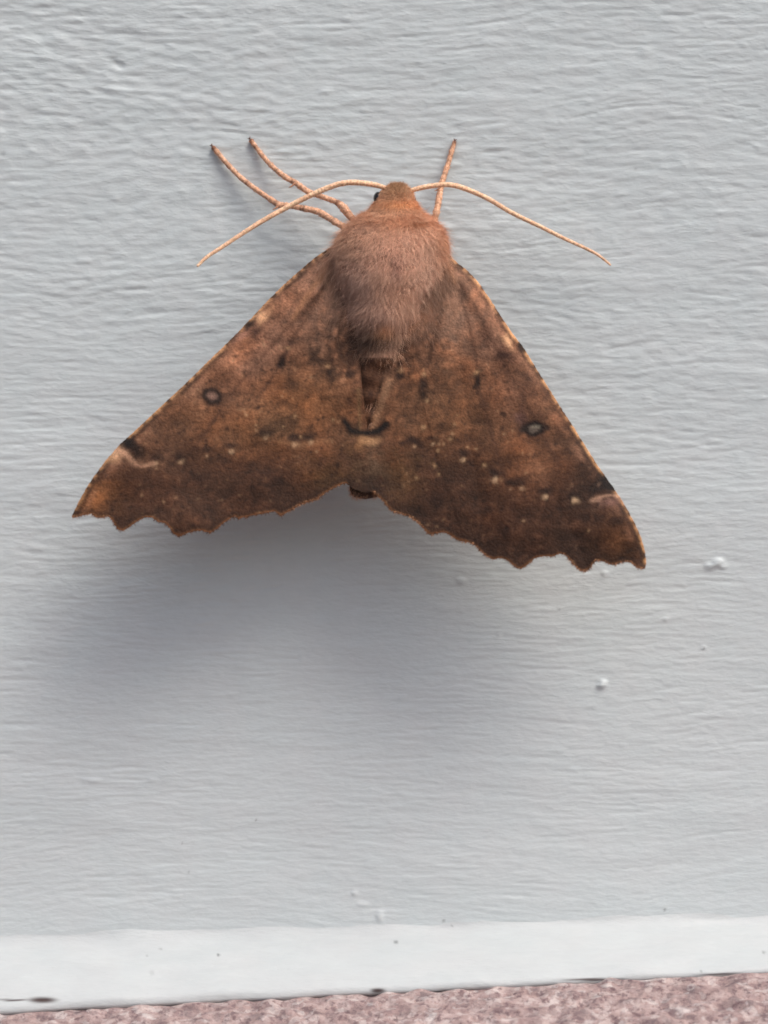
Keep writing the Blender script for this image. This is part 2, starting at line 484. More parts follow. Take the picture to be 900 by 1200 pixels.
# ground colours: pinkish at the wing base, warm rust across the middle, darker beyond the row of dots
lay(np.exp(-((cy_ - 330) / 95) ** 2), (160, 116, 95), 0.75)
lay(1 / (1 + np.exp(-(cy_ - 525 + 0.05 * np.abs(cx_ - 440)) / 14)), (76, 51, 39), 0.88)
blob(350, 470, 70, 45, (130, 88, 60), 0.6)
blob(290, 510, 70, 28, (122, 82, 55), 0.4)
blob(600, 540, 60, 35, (118, 78, 54), 0.45)
blob(530, 480, 50, 40, (128, 88, 62), 0.5)
blob(300, 420, 60, 30, (150, 106, 86), 0.55, rot=-45)
blob(575, 400, 45, 28, (150, 108, 88), 0.5, rot=50)
blob(600, 460, 40, 30, (138, 98, 80), 0.4)
blob(110, 582, 34, 22, (158, 108, 74), 0.7, rot=-40)
blob(730, 640, 26, 34, (122, 82, 56), 0.55, rot=-25)
blob(385, 560, 28, 14, (134, 94, 62), 0.6)
blob(470, 560, 22, 26, (120, 88, 62), 0.55)
blob(245, 575, 50, 22, (80, 54, 40), 0.6)
blob(625, 610, 55, 24, (80, 52, 38), 0.6)
blob(530, 590, 40, 18, (84, 57, 42), 0.55)
blob(330, 560, 38, 12, (88, 60, 46), 0.5)
blob(200, 540, 50, 18, (112, 78, 60), 0.4)
# mottling
canvas *= np.exp(0.10 * nz_big + 0.11 * nz_mid + 0.10 * nz_fin + 0.07 * nz_s)[..., None]
canvas *= (1 + np.stack([0.03 * nz_r, 0 * nz_r, -0.03 * nz_r], -1))
lay(np.clip(nz_s - 1.8, 0, 1) * np.clip(0.5 + 0.6 * nz_mid, 0, 1), (170, 136, 108), 0.5)
lay(np.clip(-nz_s - 1.5, 0, 1), (52, 34, 26), 0.55)
# fine transverse striae
st = band_noise(1024, 1024, 1, 20, 3.2, 56)[:CH, :CW]
canvas *= np.exp(0.055 * st)[..., None]

DK = (44, 29, 23)
# pinkish grey down over the wing roots
blob(398, 350, 34, 48, (146, 114, 98), 0.7, rot=15)
blob(524, 350, 24, 52, (156, 122, 104), 0.7, rot=-10)
# veins
for poly in ([(390, 320), (362, 368), (340, 402)], [(340, 402), (330, 425), (300, 470)], [(404, 350), (396, 395), (388, 430)], [(380, 335), (330, 392), (280, 450), (225, 530)],
             [(538, 340), (550, 380), (558, 420), (562, 455)], [(543, 335), (575, 395), (610, 460), (655, 545)], [(520, 360), (508, 400), (498, 440)], [(562, 455), (585, 540), (605, 610)]):
    stroke(poly, 2.6, (92, 62, 48), 0.5)
stroke([(340, 404), (336, 414), (328, 426)], 4, (78, 52, 44), 0.6)
stroke([(386, 326), (352, 374)], 2.0, (84, 54, 40), 0.6)
stroke([(378, 322), (356, 352), (344, 372)], 3.5, (172, 124, 94), 0.5)
stroke([(523, 305), (533, 330)], 3.0, (196, 146, 116), 0.7)
stroke([(538, 330), (552, 366)], 2.2, (84, 56, 44), 0.6)
# ring spots
def ring(cx, cy, rx, ry, inner, rot=0):
    blob(cx, cy, rx * 1.25, ry * 1.3, (70, 46, 36), 0.6, rot=rot, p=2)
    blob(cx, cy, rx, ry, (34, 23, 19), 0.97, rot=rot, p=3, rag=0.12)
    blob(cx, cy, rx * 0.52, ry * 0.5, inner, 0.92, rot=rot, p=2, rag=0.25)
ring(248.5, 464, 13, 9.5, (142, 108, 94), 5)
ring(626, 502.5, 16, 8.6, (118, 98, 86), -6)
blob(629, 500, 5, 1.8, (156, 138, 120), 0.6, rot=-10)
blob(610, 488, 8, 7, (124, 90, 82), 0.6)
# inner row of dark spots with a pale dot above
for cx, cy, rx, ry in ((386, 437, 5.5, 6), (409, 438, 6.5, 5.5), (470, 441, 6.5, 4), (496, 451, 4.5, 10), (560, 447, 4.5, 12), (330, 425, 5, 7), (368, 420, 8, 8)):
    blob(cx, cy, rx, ry, DK, 0.85 if cx != 368 else 0.5, p=1.5)
for cx, cy in ((384, 429), (497, 438), (470, 434), (338, 408), (558, 436)):
    blob(cx, cy, 3.2, 2.6, (196, 152, 118), 0.8)
# outer row: pale dots, each under a dark dash
for cx, cy, r in ((183, 543, 4.2), (211, 542, 4.2), (242, 534, 3.8), (271, 529, 4.4), (311, 514, 4.2), (345, 521, 4.5), (364, 519, 4.5), (486, 523, 4), (507, 520, 2.4), (544, 538, 3.6),
                  (581, 562, 4.6), (611, 572.5, 4.8), (598, 573, 2.6), (640, 582, 4.2), (673, 587, 5.0)):
    blob(cx - 1, cy - 7, r * 2.1, r * 1.3, (54, 36, 29), 0.75, p=1.3)
    blob(cx, cy, r * 0.7, r * 0.6, (200, 162, 132), 0.8 if cx > 500 else 0.6, p=1.2, rag=0.6)
for cx, cy, r in ((497, 500, 3.4), (530, 508, 3.6), (533, 497, 2.4), (527, 515, 2.8), (509, 546, 2.6), (514, 556, 2.2), (520, 520, 2), (536, 487, 1.8), (500, 470, 1.8), (513, 528, 2.0), (488, 560, 1.8),
                  (346, 488, 2.2), (332, 500, 2), (352, 512, 2.4), (548, 524, 2), (690, 622, 2), (390, 492, 2), (567, 545, 2), (350, 535, 1.6), (300, 498, 1.8)):
    blob(cx, cy, r * 0.7, r * 0.7, (192, 152, 118), 0.65, rag=0.5)
stroke([(328, 517), (352, 522), (366, 518), (384, 517)], 3, (170, 126, 96), 0.25)
stroke([(470, 520), (482, 515), (495, 524)], 3, (60, 40, 32), 0.7)
for cx, cy, rx, ry in ((682, 606, 9, 5), (702, 608, 7, 4.5), (722, 610, 8, 5), (312, 556, 10, 7), (325, 562, 6, 6), (265, 540, 9, 5), (655, 596, 8, 4), (235, 560, 12, 8), (562, 600, 12, 6), (510, 585, 10, 6), (592, 622, 8, 6)):
    blob(cx, cy, rx, ry, (58, 38, 30), 0.6)
# middle: dark hollow behind the thorax, abdomen ridge and the bar across the hind wings
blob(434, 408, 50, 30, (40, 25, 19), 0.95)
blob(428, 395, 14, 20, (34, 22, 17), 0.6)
blob(432, 448, 22, 40, (98, 66, 50), 0.8)
blob(434, 461, 3.5, 3.5, (50, 30, 24), 0.8)
stroke([(420, 455), (422, 505)], 2.0, (134, 102, 74), 0.6)
stroke([(456, 446), (446, 476), (437, 500)], 4.6, (150, 112, 88), 0.8)
stroke([(449, 442), (437, 478), (431, 502)], 2.0, (58, 38, 28), 0.7)
stroke([(404, 494), (412, 505), (428, 508), (444, 505), (452, 497)], 4.6, (24, 17, 12), 0.95)
blob(432, 517, 13, 5, (188, 142, 108), 0.8, p=1.5)
blob(420, 522, 8, 8, (150, 106, 74), 0.6)
blob(440, 545, 13, 15, (142, 114, 94), 0.55)
blob(410, 566, 18, 9, (56, 38, 29), 0.7)
blob(452, 566, 16, 6, (64, 44, 34), 0.6)
# edges: fine pale line along the leading edge, chequered dark; tan rim along the outer edge
for cost, tone in ((L_COSTA, 0.9), (R_COSTA, 1.0)):
    d, a = seg_dist(cx_, cy_, cost)
    chk = np.clip(0.62 + 0.22 * np.sin(a * 0.55 + 2.5 * nz_mid) + 0.28 * nz_fin + 0.2 * nz_mid, 0, 1)
    lay(np.exp(-((d - 5.0) / 2.6) ** 2) * np.clip(0.6 + 0.5 * nz_mid, 0, 1), (60, 39, 31), 0.8)
    lay(np.exp(-((d - 11.0) / 4) ** 2) * np.clip(0.4 + 0.5 * nz_mid, 0, 1), (160, 116, 94), 0.45)
    lay(np.exp(-(d / 2.7) ** 2) * (0.35 + 0.65 * chk), (220, 166, 124), 0.85 * tone)
    lay(np.exp(-(d / 4.0) ** 2) * np.clip(1.3 - 2.6 * chk, 0, 1), (58, 36, 27), 0.85)
for out_ in (L_OUT, L_HOUT, R_OUT, R_HOUT):
    d, a = seg_dist(cx_, cy_, out_)
    lay(np.exp(-((d - 4) / 2.2) ** 2), (66, 44, 34), 0.5)
    lay(np.exp(-(d / 2.0) ** 2), (150, 102, 70), 0.6)

# dark costal block before the tip, pale edge beyond
blob(148, 519, 14, 8, (36, 23, 18), 0.97, rot=35, p=2)
blob(160, 529, 8, 6, (48, 31, 25), 0.8)
stroke([(132, 528), (144, 529), (153, 537), (160, 545), (168, 547), (179, 543)], 3.4, (196, 150, 124), 0.6, rag=1.0)
blob(140, 530, 10, 5.5, (206, 158, 130), 0.8, rot=25)
blob(138, 545, 18, 9, (130, 92, 74), 0.55, rot=10)
blob(133, 536, 9, 5, (214, 164, 130), 0.7, rot=-35)
stroke([(112, 560), (150, 558), (190, 562)], 4, (84, 57, 45), 0.45)
blob(714, 566, 16, 8, (34, 22, 18), 0.97, rot=42, p=2)
blob(700, 572, 14, 6, (42, 27, 22), 0.9, rot=-12, p=1.5)
stroke([(694, 588), (703, 582), (716, 580), (729, 582)], 3.4, (196, 152, 128), 0.6, rag=1.0)
blob(716, 588, 12, 5, (150, 110, 98), 0.6)
# costal bar near the base of each wing: dark, with a pale bar beside it
blob(291, 380, 9, 5.5, DK, 0.9, rot=-45, p=2)
blob(300, 391, 9, 6, (70, 46, 40), 0.75, rot=-20)
blob(307, 372, 8, 5, (214, 162, 128), 0.95, rot=-60, p=1.5)
blob(318, 362, 8, 4, (186, 136, 106), 0.6, rot=-45)
blob(283, 394, 10, 4, (176, 128, 110), 0.6, rot=-45)
blob(612, 407, 9, 5, DK, 0.9, rot=58, p=2)
blob(596, 400, 10, 3.5, (212, 162, 128), 0.9, rot=62, p=1.5)
blob(590, 416, 13, 7, (72, 48, 42), 0.75, rot=20)
blob(622, 436, 20, 3.5, (168, 122, 98), 0.6, rot=57)
blob(650, 490, 8, 6, (164, 112, 86), 0.6)
blob(570, 395, 9, 9, (108, 76, 62), 0.5)
blob(615, 455, 22, 12, (104, 70, 54), 0.5, rot=30)
_mean = canvas[300:640, 150:700].reshape(-1, 3).mean(0)
canvas = _mean * (canvas / _mean) ** 1.34
canvas = np.clip(canvas * 1.03 - 0.03 * canvas.mean(-1, keepdims=True), 0.004, 1)

# ------------------------------------------------------------------ the moth: parts
moth = bpy.data.objects.new('moth', None)
COL.objects.link(moth)
moth['label'] = 'brown moth with scalloped wings spread, resting on the pale painted wall'
moth['category'] = 'moth'
moth_base = world_of(452, 330, 0.0)
moth.location = tuple(moth_base)
bpy.context.view_layer.update()
OFF = moth_base[None, :]

def wing_height(px, py, side):
    t = np.abs(px - AXIS(py)) / 330.0
    v = (py - 300) / 300.0
    h = 5.1 + 1.8 * v + (0.5 if side < 0 else 1.3) * t ** 1.3 - 0.9 * np.exp(-((t - 0.45) / 0.3) ** 2) * np.clip(1 - v, 0, 1)
    return h

def scallop(p, seed, amp=0.8):
    """finer outline with tiny raggedness"""
    p = np.asarray(p, float)
    r = np.random.default_rng(seed)
    out = []
    for a, b in zip(p, np.roll(p, -1, axis=0)):
        n = max(1, int(np.linalg.norm(b - a) / 2.2))
        for k in range(n):
            q = a + (b - a) * k / n
            out.append(q + (r.normal(0, 0.22 * amp, 2) if k else 0))
    return np.array(out)

def inside(px, py, poly):
    c = np.zeros(px.shape, bool)
    x, y = poly[:, 0], poly[:, 1]
    j = len(poly) - 1
    for i in range(len(poly)):
        cond = (y[i] > py) != (y[j] > py)
        xin = (x[j] - x[i]) * (py - y[i]) / (y[j] - y[i] + 1e-12) + x[i]
        c ^= cond & (px < xin)
        j = i
    return c

def make_wing(name, poly, costa, side, lift, step, seed):
    bd = scallop(poly, seed)
    x0, y0 = bd.min(0); x1, y1 = bd.max(0)
    gxx, gyy = np.meshgrid(np.arange(x0, x1, step), np.arange(y0, y1, step))
    r = np.random.default_rng(seed + 100)
    gxx = (gxx + r.uniform(-.3, .3, gxx.shape) * step).ravel(); gyy = (gyy + r.uniform(-.3, .3, gyy.shape) * step).ravel()
    m = inside(gxx, gyy, bd)
    gxx, gyy = gxx[m], gyy[m]
    db, _ = seg_dist(gxx, gyy, [tuple(p) for p in np.vstack([bd, bd[:1]])])
    m = db > step * 0.6
    pts = np.vstack([bd, np.stack([gxx[m], gyy[m]], 1)])
    n = len(bd)
    res = delaunay_2d_cdt([Vector(p) for p in pts], [], [list(range(n))], 1, 1e-4)
    P = np.array([(v.x, v.y) for v in res[0]])
    F = [tuple(f) for f in res[2]]
    px, py = P[:, 0], P[:, 1]
    h = wing_height(px, py, side) + lift
    # veins fan out from the wing root; membrane sags a little between them
    bx, by = (400, 292) if side < 0 else (520, 296)
    th = np.arctan2(py - by, (px - bx) * side)
    rr = np.hypot(px - bx, py - by)
    h += 0.085 * np.abs(np.sin(th * 11)) ** 0.7 * np.clip(rr / 160, 0, 1)
    dc, _ = seg_dist(px, py, costa)
    h -= 0.5 * np.exp(-dc / 9.0)
    h += 0.10 * sample(nz_big, px, py) * np.clip(rr / 150, 0, 1)
    h += 0.012 * sample(nz_mid, px, py)
    V = world_of(px, py, h) - OFF
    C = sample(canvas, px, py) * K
    F = np.array([(f[0], f[1], f[2]) if len(f) == 3 else f[:3] for f in F])
    a, b, c = V[F[:, 0]], V[F[:, 1]], V[F[:, 2]]
    flip = np.cross(b - a, c - a)[:, 1] > 0
    F[flip] = F[flip][:, ::-1]
    o = mesh_obj(name, V, F, M_WING, moth, np.clip(C, 0, 0.9))
    me = o.data
    cnt = {}
    for p in me.polygons:
        for ek in p.edge_keys:
            cnt[ek] = cnt.get(ek, 0) + 1
    for e in me.edges:
        if cnt.get(e.key, 0) == 1:
            e.use_edge_sharp = True
    s = o.modifiers.new('thickness', 'SOLIDIFY')
    s.thickness = 0.03 * MM; s.offset = -1
    return o

def strands(name, roots, dirs, normals, lens, width, colors, parent, seg=4, bend=None, mat=None, tips=None):
    """tapered hair-scales as thin bent ribbons in one mesh (metres)"""
    n = len(roots)
    r = np.random.default_rng(len(name) + n)
    side = np.cross(dirs, normals); side /= np.linalg.norm(side, axis=1)[:, None] + 1e-12
    roll = r.normal(0, 0.5, n)[:, None]
    side = side * np.cos(roll) + normals * np.sin(roll)
    t = np.linspace(0, 1, seg + 1)
    if bend is None:
        bend = np.zeros((n, 3))
    pos = roots[:, None, :] + dirs[:, None, :] * (lens[:, None] * t[None])[..., None] + bend[:, None, :] * (t ** 2)[None, :, None]
    w = width[:, None] * (1 - 0.85 * t[None] ** 1.5)
    Lf = pos - side[:, None, :] * w[..., None] / 2
    Rt = pos + side[:, None, :] * w[..., None] / 2
    V = np.stack([Lf, Rt], 2).reshape(-1, 3)
    base = (np.arange(n) * (seg + 1) * 2)[:, None]
    k = (np.arange(seg) * 2)[None]
    a = base + k
    F = np.stack([a, a + 1, a + 3, a + 2], -1).reshape(-1, 4)
    C = np.repeat(colors[:, None, :], (seg + 1) * 2, axis=1)
    if tips is not None:
        tt = np.repeat(t, 2)[None, :, None]
        C = C * (1 - tt) + tips[:, None, :] * tt
    C = C.reshape(-1, 3)
    o = mesh_obj(name, V, F, mat or M_HAIR, parent, np.clip(C, 0, 0.9))
    return o

def make_fringe(wing, line, side, lift, seed):
    r = np.random.default_rng(seed)
    q = smooth_line(line, 1200)
    d = np.gradient(q, axis=0); d /= np.linalg.norm(d, axis=1)[:, None]
    nrm = np.stack([-d[:, 1], d[:, 0]], 1)
    cen = np.array([300, 450]) if side < 0 else np.array([600, 480])
    sgn = np.sign(((q - cen) * nrm).sum(1).mean())
    i = r.integers(0, len(q), 900)
    p = q[i] - sgn * nrm[i] * r.uniform(0.4, 2.5, 900)[:, None]
    L = r.uniform(1.0, 3.0, 900)
    e = p + (sgn * nrm[i] + r.normal(0, 0.35, (900, 2))) * L[:, None]
    h = wing_height(p[:, 0], p[:, 1], side) + lift
    A = world_of(p[:, 0], p[:, 1], h) - OFF
    B = world_of(e[:, 0], e[:, 1], h + r.normal(0, 0.03, 900) - 0.02) - OFF
    dv = B - A; ln = np.linalg.norm(dv, axis=1)
    col = sample(canvas, p[:, 0], p[:, 1]) * K * r.uniform(0.6, 1.25, 900)[:, None]
    pale = r.random(900) < 0.35
    col[pale] = lin((176, 126, 90)) * r.uniform(0.7, 1.1, pale.sum())[:, None]
    o = strands('fringe', A, dv / ln[:, None], np.tile([0, -1.0, 0], (900, 1)), ln, np.full(900, 0.045 * MM) * r.uniform(0.6, 1.3, 900), col, wing, seg=2)
    o['kind'] = 'stuff'

for name, poly, costa, line, side, lift, seed in (('hindwing', L_HIND, L_COSTA, L_HOUT, -1, 0.0, 1), ('hindwing', R_HIND, R_COSTA, R_HOUT, 1, -0.008, 2),
                                                   ('forewing', L_FORE, L_COSTA, L_OUT, -1, 0.02, 3), ('forewing', R_FORE, R_COSTA, R_OUT, 1, 0.018, 4)):
    w = make_wing(name, poly, costa, side, lift, 1.7, seed)
    make_fringe(w, line, side, lift, seed + 20)

# body: head, thorax and abdomen in one continuous skin
ROWS = np.array([  # py, half width px, middle height mm, half thickness mm
    (213.5, 1.0, 3.00, 0.06), (215, 8, 3.00, 0.5), (219, 14, 2.98, 0.9), (225, 20, 2.95, 1.25), (233, 23, 2.95, 1.5), (241, 25, 2.95, 1.6), (248, 31, 3.0, 1.7), (255, 40, 3.05, 1.95),
    (264, 52, 3.15, 2.3), (276, 61, 3.3, 2.5), (292, 66, 3.4, 2.6), (310, 65, 3.4, 2.55), (330, 59, 3.4, 2.5), (350, 48, 3.4, 2.15), (370, 44, 3.45, 1.95), (390, 37, 3.45, 1.62),
    (410, 30, 3.5, 1.32), (440, 23, 3.5, 1.15), (470, 20, 3.5, 1.12), (500, 18, 3.5, 1.0), (530, 17, 3.5, 0.85), (555, 19, 3.6, 0.7), (570, 20, 3.6, 0.6), (579, 18, 3.6, 0.5), (583.5, 11, 3.6, 0.3), (585, 1.0, 3.6, 0.06)])
yy = np.r_[np.linspace(213.5, 226, 14), np.arange(228, 582, 2.5), np.linspace(582.5, 585, 5)]
bw, bm, bt = (np.interp(yy, ROWS[:, 0], ROWS[:, k]) for k in (1, 2, 3))
def soft(a, n=3):
    for _ in range(n):
        a = np.r_[a[0], (a[:-2] + 2 * a[1:-1] + a[2:]) / 4, a[-1]]
    return a
bw, bm, bt = soft(bw), soft(bm), soft(bt)
bm = bm + np.interp(yy, [213, 260, 330, 400, 590], [0.6, 0.75, 0.85, 1.0, 2.4])
NSEG = 72
ang = np.linspace(0, 2 * np.pi, NSEG, endpoint=False)
YY, AA = np.meshgrid(yy, ang, indexing='ij')
bx = AXIS(YY) + np.where(YY < 260, (YY - 260) * 0.02, 0) + bw[:, None] * np.cos(AA)
bh = bm[:, None] + bt[:, None] * np.sin(AA)
bh += 0.10 * sample(nz_mid, bx, YY) * np.clip(bt[:, None] - 0.5, 0, 1)
# shallow waist lines between abdomen segments
bh += np.where(YY > 400, 0.05 * np.cos((YY - 400) / 22 * 2 * np.pi), 0) * np.clip(np.sin(AA), 0, 1)

# fur colours
FUR_K = 2.3 * np.array([0.95, 1.0, 1.0])
fur_canvas = np.zeros((CH, CW, 3)) + lin((160, 121, 99))
def fblob(cx, cy, rx, ry, colour, strength):
    global fur_canvas
    m = (np.exp(-((cx_ - cx) / rx) ** 2 - ((cy_ - cy) / ry) ** 2) * strength)[..., None]
    fur_canvas = fur_canvas * (1 - m) + lin(colour) * m
fblob(466, 235, 60, 28, (152, 110, 82), 0.9)
fblob(466, 218, 22, 11, (124, 92, 66), 0.95)
fblob(470, 240, 32, 4.5, (180, 122, 82), 0.85)
fblob(466, 262, 26, 8, (160, 104, 70), 0.6)
fblob(428, 264, 28, 6, (118, 78, 56), 0.7)
fblob(494, 263, 15, 4.5, (124, 72, 38), 0.9)
fblob(470, 300, 40, 30, (172, 130, 110), 0.6)
fblob(400, 285, 26, 26, (136, 102, 82), 0.8)
fblob(415, 340, 34, 40, (128, 102, 92), 0.7)
fblob(505, 340, 26, 44, (152, 122, 106), 0.7)
fblob(464, 318, 7, 16, (112, 78, 68), 0.7)
fblob(440, 375, 36, 20, (126, 96, 84), 0.7)
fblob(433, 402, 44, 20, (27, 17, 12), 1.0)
fblob(392, 345, 14, 40, (116, 84, 68), 0.6)
fblob(522, 345, 14, 40, (126, 94, 76), 0.6)
fblob(452, 388, 10, 6, (168, 112, 76), 0.7)
fblob(524, 285, 12, 26, (146, 100, 74), 0.8)
fblob(425, 565, 40, 40, (118, 82, 60), 0.95)
fblob(434, 460, 24, 40, (100, 68, 52), 0.9)

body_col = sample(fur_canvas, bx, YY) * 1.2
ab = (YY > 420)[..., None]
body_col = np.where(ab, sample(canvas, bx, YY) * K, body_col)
BV = world_of(bx, YY, bh) - OFF
body = mesh_obj('body', BV.reshape(-1, 3), grid_faces(len(yy), NSEG, wrap=True)[:, ::-1], M_BODY, moth, np.clip(body_col.reshape(-1, 3), 0, 0.9))

# fur
def bodypoint(y, a):
    w = np.interp(y, yy, bw); m = np.interp(y, yy, bm); t = np.interp(y, yy, bt)
    x = AXIS(y) + np.where(y < 260, (y - 260) * 0.02, 0) + w * np.cos(a)
    h = m + t * np.sin(a)
    return x, h
def fur_patch(n, ylo, yhi, lmin, lmax, seed, lift=0.35, width=0.030, forward=0.0, alo=-0.35, ahi=math.pi + 0.35, spread=0.35, weight=None):
    r = np.random.default_rng(seed)
    y = r.uniform(ylo, yhi, n)
    a = r.uniform(alo, ahi, n)
    x, h = bodypoint(y, a)
    root = world_of(x, y, h) - OFF
    e = 0.03
    xa, ha = bodypoint(y, a + e); ta = world_of(xa, y, ha) - OFF - root
    xb, hb = bodypoint(y + 1.0, a); tb = world_of(xb, y + 1.0, hb) - OFF - root
    nrm = np.cross(tb, ta); nrm /= np.linalg.norm(nrm, axis=1)[:, None] + 1e-12
    cen = world_of(AXIS(y), y, np.interp(y, yy, bm)) - OFF
    s = np.sign((nrm * (root - cen)).sum(1)); nrm *= s[:, None]
    tb /= np.linalg.norm(tb, axis=1)[:, None]
    out_ = np.stack([np.cos(a), 0 * a, 0 * a], 1)
    # tufts share a lean so the coat clumps
    lean = np.stack([sample(nz_mid, x * 1.0, y * 1.0), 0.5 * sample(nz_r, x + 50, y), 0.7 * sample(nz_mid, y * 1.1, x)], 1)
    d = tb * (1 - 2 * forward) + nrm * lift + out_ * 0.28 + lean * 0.22 + r.normal(0, spread, (n, 3)) * 0.55
    d /= np.linalg.norm(d, axis=1)[:, None]
    L = r.uniform(lmin, lmax, n) * S * MM
    bend = -nrm * (L * r.uniform(0.0, 0.3, n))[:, None] + tb * (L * 0.15)[:, None]
    col = sample(fur_canvas, x, y) * FUR_K * np.exp(r.normal(0, 0.11, n) + 0.07 * sample(nz_mid, x, y))[:, None]
    w = width * MM * r.uniform(0.6, 1.4, n)
    x2, y2 = x + d[:, 0] * L / (S * MM) * 0.8, y - d[:, 2] * L / (S * MM) * 0.8
    tip = sample(fur_canvas, x2, y2) * FUR_K * (col / (sample(fur_canvas, x, y) * FUR_K))
    return root - nrm * 0.03 * MM, d, nrm, L, w, col, bend, tip
parts = [fur_patch(34000, 250, 372, 5, 12, 61, lift=0.50, spread=1.1, width=0.017),
         fur_patch(9000, 250, 372, 9, 19, 69, lift=0.22, spread=0.8, width=0.015),
         fur_patch(6500, 234, 262, 4, 10, 62, lift=0.45, forward=0.1, spread=0.9, width=0.017),
         fur_patch(3600, 214.5, 238, 2.5, 6, 63, lift=0.6, forward=0.5, spread=0.8, alo=0.3, ahi=math.pi - 0.55, width=0.018),
         fur_patch(8000, 355, 412, 7, 22, 64, lift=0.16, spread=0.8, width=0.016),
         fur_patch(2600, 375, 412, 8, 26, 70, lift=0.10, spread=0.95, width=0.014),
         fur_patch(900, 415, 500, 5, 10, 65, lift=0.10, spread=0.25, width=0.015),
         fur_patch(1600, 560, 582, 3, 8, 66, lift=0.15, spread=0.6, alo=0, ahi=2 * math.pi, width=0.018),
         fur_patch(2200, 258, 370, 10, 22, 67, lift=0.30, spread=0.9, alo=-0.5, ahi=0.6, width=0.015),
         fur_patch(3400, 258, 375, 10, 26, 68, lift=0.30, spread=0.9, alo=math.pi - 0.6, ahi=math.pi + 0.5, width=0.015)]
def root_down(n, side, seed):
    '''soft hair lying over the wing root, thinning outwards'''
    r = np.random.default_rng(seed)
    y = r.uniform(295, 400, n)
    edge = AXIS(y) + side * np.interp(y, yy, bw)
    x = edge + side * (np.abs(r.normal(0, 13, n)) - 8)
    ok = inside(x, y, np.array(L_FORE if side < 0 else R_FORE, float))
    ok &= seg_dist(x, y, L_COSTA if side < 0 else R_COSTA)[0] > 10
    x, y = x[ok], y[ok]; n = len(x)
    h = wing_height(x, y, side) + 0.05
    root = world_of(x, y, h) - OFF
    d = np.stack([side * r.normal(0.25, 0.3, n), -np.abs(r.normal(0.25, 0.12, n)), -np.abs(r.normal(0.9, 0.25, n))], 1)
    d /= np.linalg.norm(d, axis=1)[:, None]
    nrm = np.tile([0, -1.0, 0], (n, 1))
    L = r.uniform(8, 22, n) * S * MM
    m = r.uniform(0.2, 0.9, n)[:, None]
    col = (sample(fur_canvas, x, y) * 0.68 * FUR_K * m + sample(canvas, x, y) * K * (1 - m)) * np.exp(r.normal(0, 0.1, n))[:, None]
    return root, d, nrm, L, 0.015 * MM * r.uniform(0.6, 1.4, n), col, -nrm * (L * 0.2)[:, None], sample(canvas, x + side * 6, y + 12) * K
parts += [root_down(4000, -1, 71), root_down(3200, 1, 72)]
cat = [np.concatenate(q) for q in zip(*parts)]
fur = strands('fur', cat[0], cat[1], cat[2], cat[3], cat[4], cat[5], moth, seg=3, bend=cat[6], tips=cat[7])
fur['kind'] = 'stuff'

# eyes
for sx, (ex, ey, eh) in ((-1, (443.5, 232.5, 3.8)), (1, (482, 236, 2.9))):
    u = np.linspace(0, np.pi, 20); v = np.linspace(0, 2 * np.pi, 28, endpoint=False)
    U, W = np.meshgrid(u, v, indexing='ij')
    rr = 0.36
    c = world_of(ex, ey, eh)
    E = np.stack([c[0] + rr * MM * 0.85 * np.sin(U) * np.cos(W), c[1] + rr * MM * np.cos(U), c[2] + rr * MM * 1.1 * np.sin(U) * np.sin(W)], -1) - moth_base
    mesh_obj('eye', E.reshape(-1, 3), grid_faces(20, 28, wrap=True), M_EYE, moth)

# legs and antennae: tapering jointed tubes through points (px, py, height mm, radius mm)
def tube(name, pts, n, colf, seed, ripple, parent=moth, nseg=12):
    q = smooth_line(pts, n)
    q[:, 2] = np.where(q[:, 2] < 3.2, q[:, 2] * np.interp(q[:, 2], [0.2, 2.2], [1.0, 1.25]), q[:, 2] + 0.6) if name == 'leg' else q[:, 2] + 0.6
    c = world_of(q[:, 0], q[:, 1], q[:, 2]) - OFF
    t = np.gradient(c, axis=0); t /= np.linalg.norm(t, axis=1)[:, None]
    up = np.array([0, -1.0, 0])
    s = np.cross(t, up); s /= np.linalg.norm(s, axis=1)[:, None]
    w = np.cross(s, t)
    a = np.linspace(0, 2 * np.pi, nseg, endpoint=False)
    r = np.random.default_rng(seed)
    arc = np.r_[0, np.cumsum(np.linalg.norm(np.diff(c, axis=0), axis=1))] / MM
    rad = q[:, 3] * (1 + ripple(arc, r)) * (np.linspace(0.95, 0.78, len(arc)) if name == 'antenna' else 1.0)
    rad[0] *= 0.5; rad[-1] *= 0.35; rad[-2] *= 0.8
    R = (rad[:, None] * (1 + r.normal(0, 0.035, (n, nseg)))) * MM
    V = c[:, None] + (s[:, None] * np.cos(a)[None, :, None] + w[:, None] * np.sin(a)[None, :, None]) * R[..., None]
    C = colf(arc / arc[-1], r)[:, None, :] * np.ones((1, nseg, 1)) * np.exp(r.normal(0, 0.10, (n, nseg, 1)))
    nv = V.reshape(-1, 3)
    V2 = np.vstack([nv, c[:1], c[-1:]])
    C2 = np.vstack([C.reshape(-1, 3), C[0, :1], C[-1, :1]])
    F = [tuple(f) for f in grid_faces(n, nseg, wrap=True)]
    m = n * nseg
    for k in range(nseg):
        F.append((m, (k + 1) % nseg, k)); F.append((m + 1, (n - 1) * nseg + k, (n - 1) * nseg + (k + 1) % nseg))
    o = mesh_obj(name, V2, F, M_LIMB, parent, np.clip(C2, 0, 0.9))
    return o, c, t, s, w, rad, arc

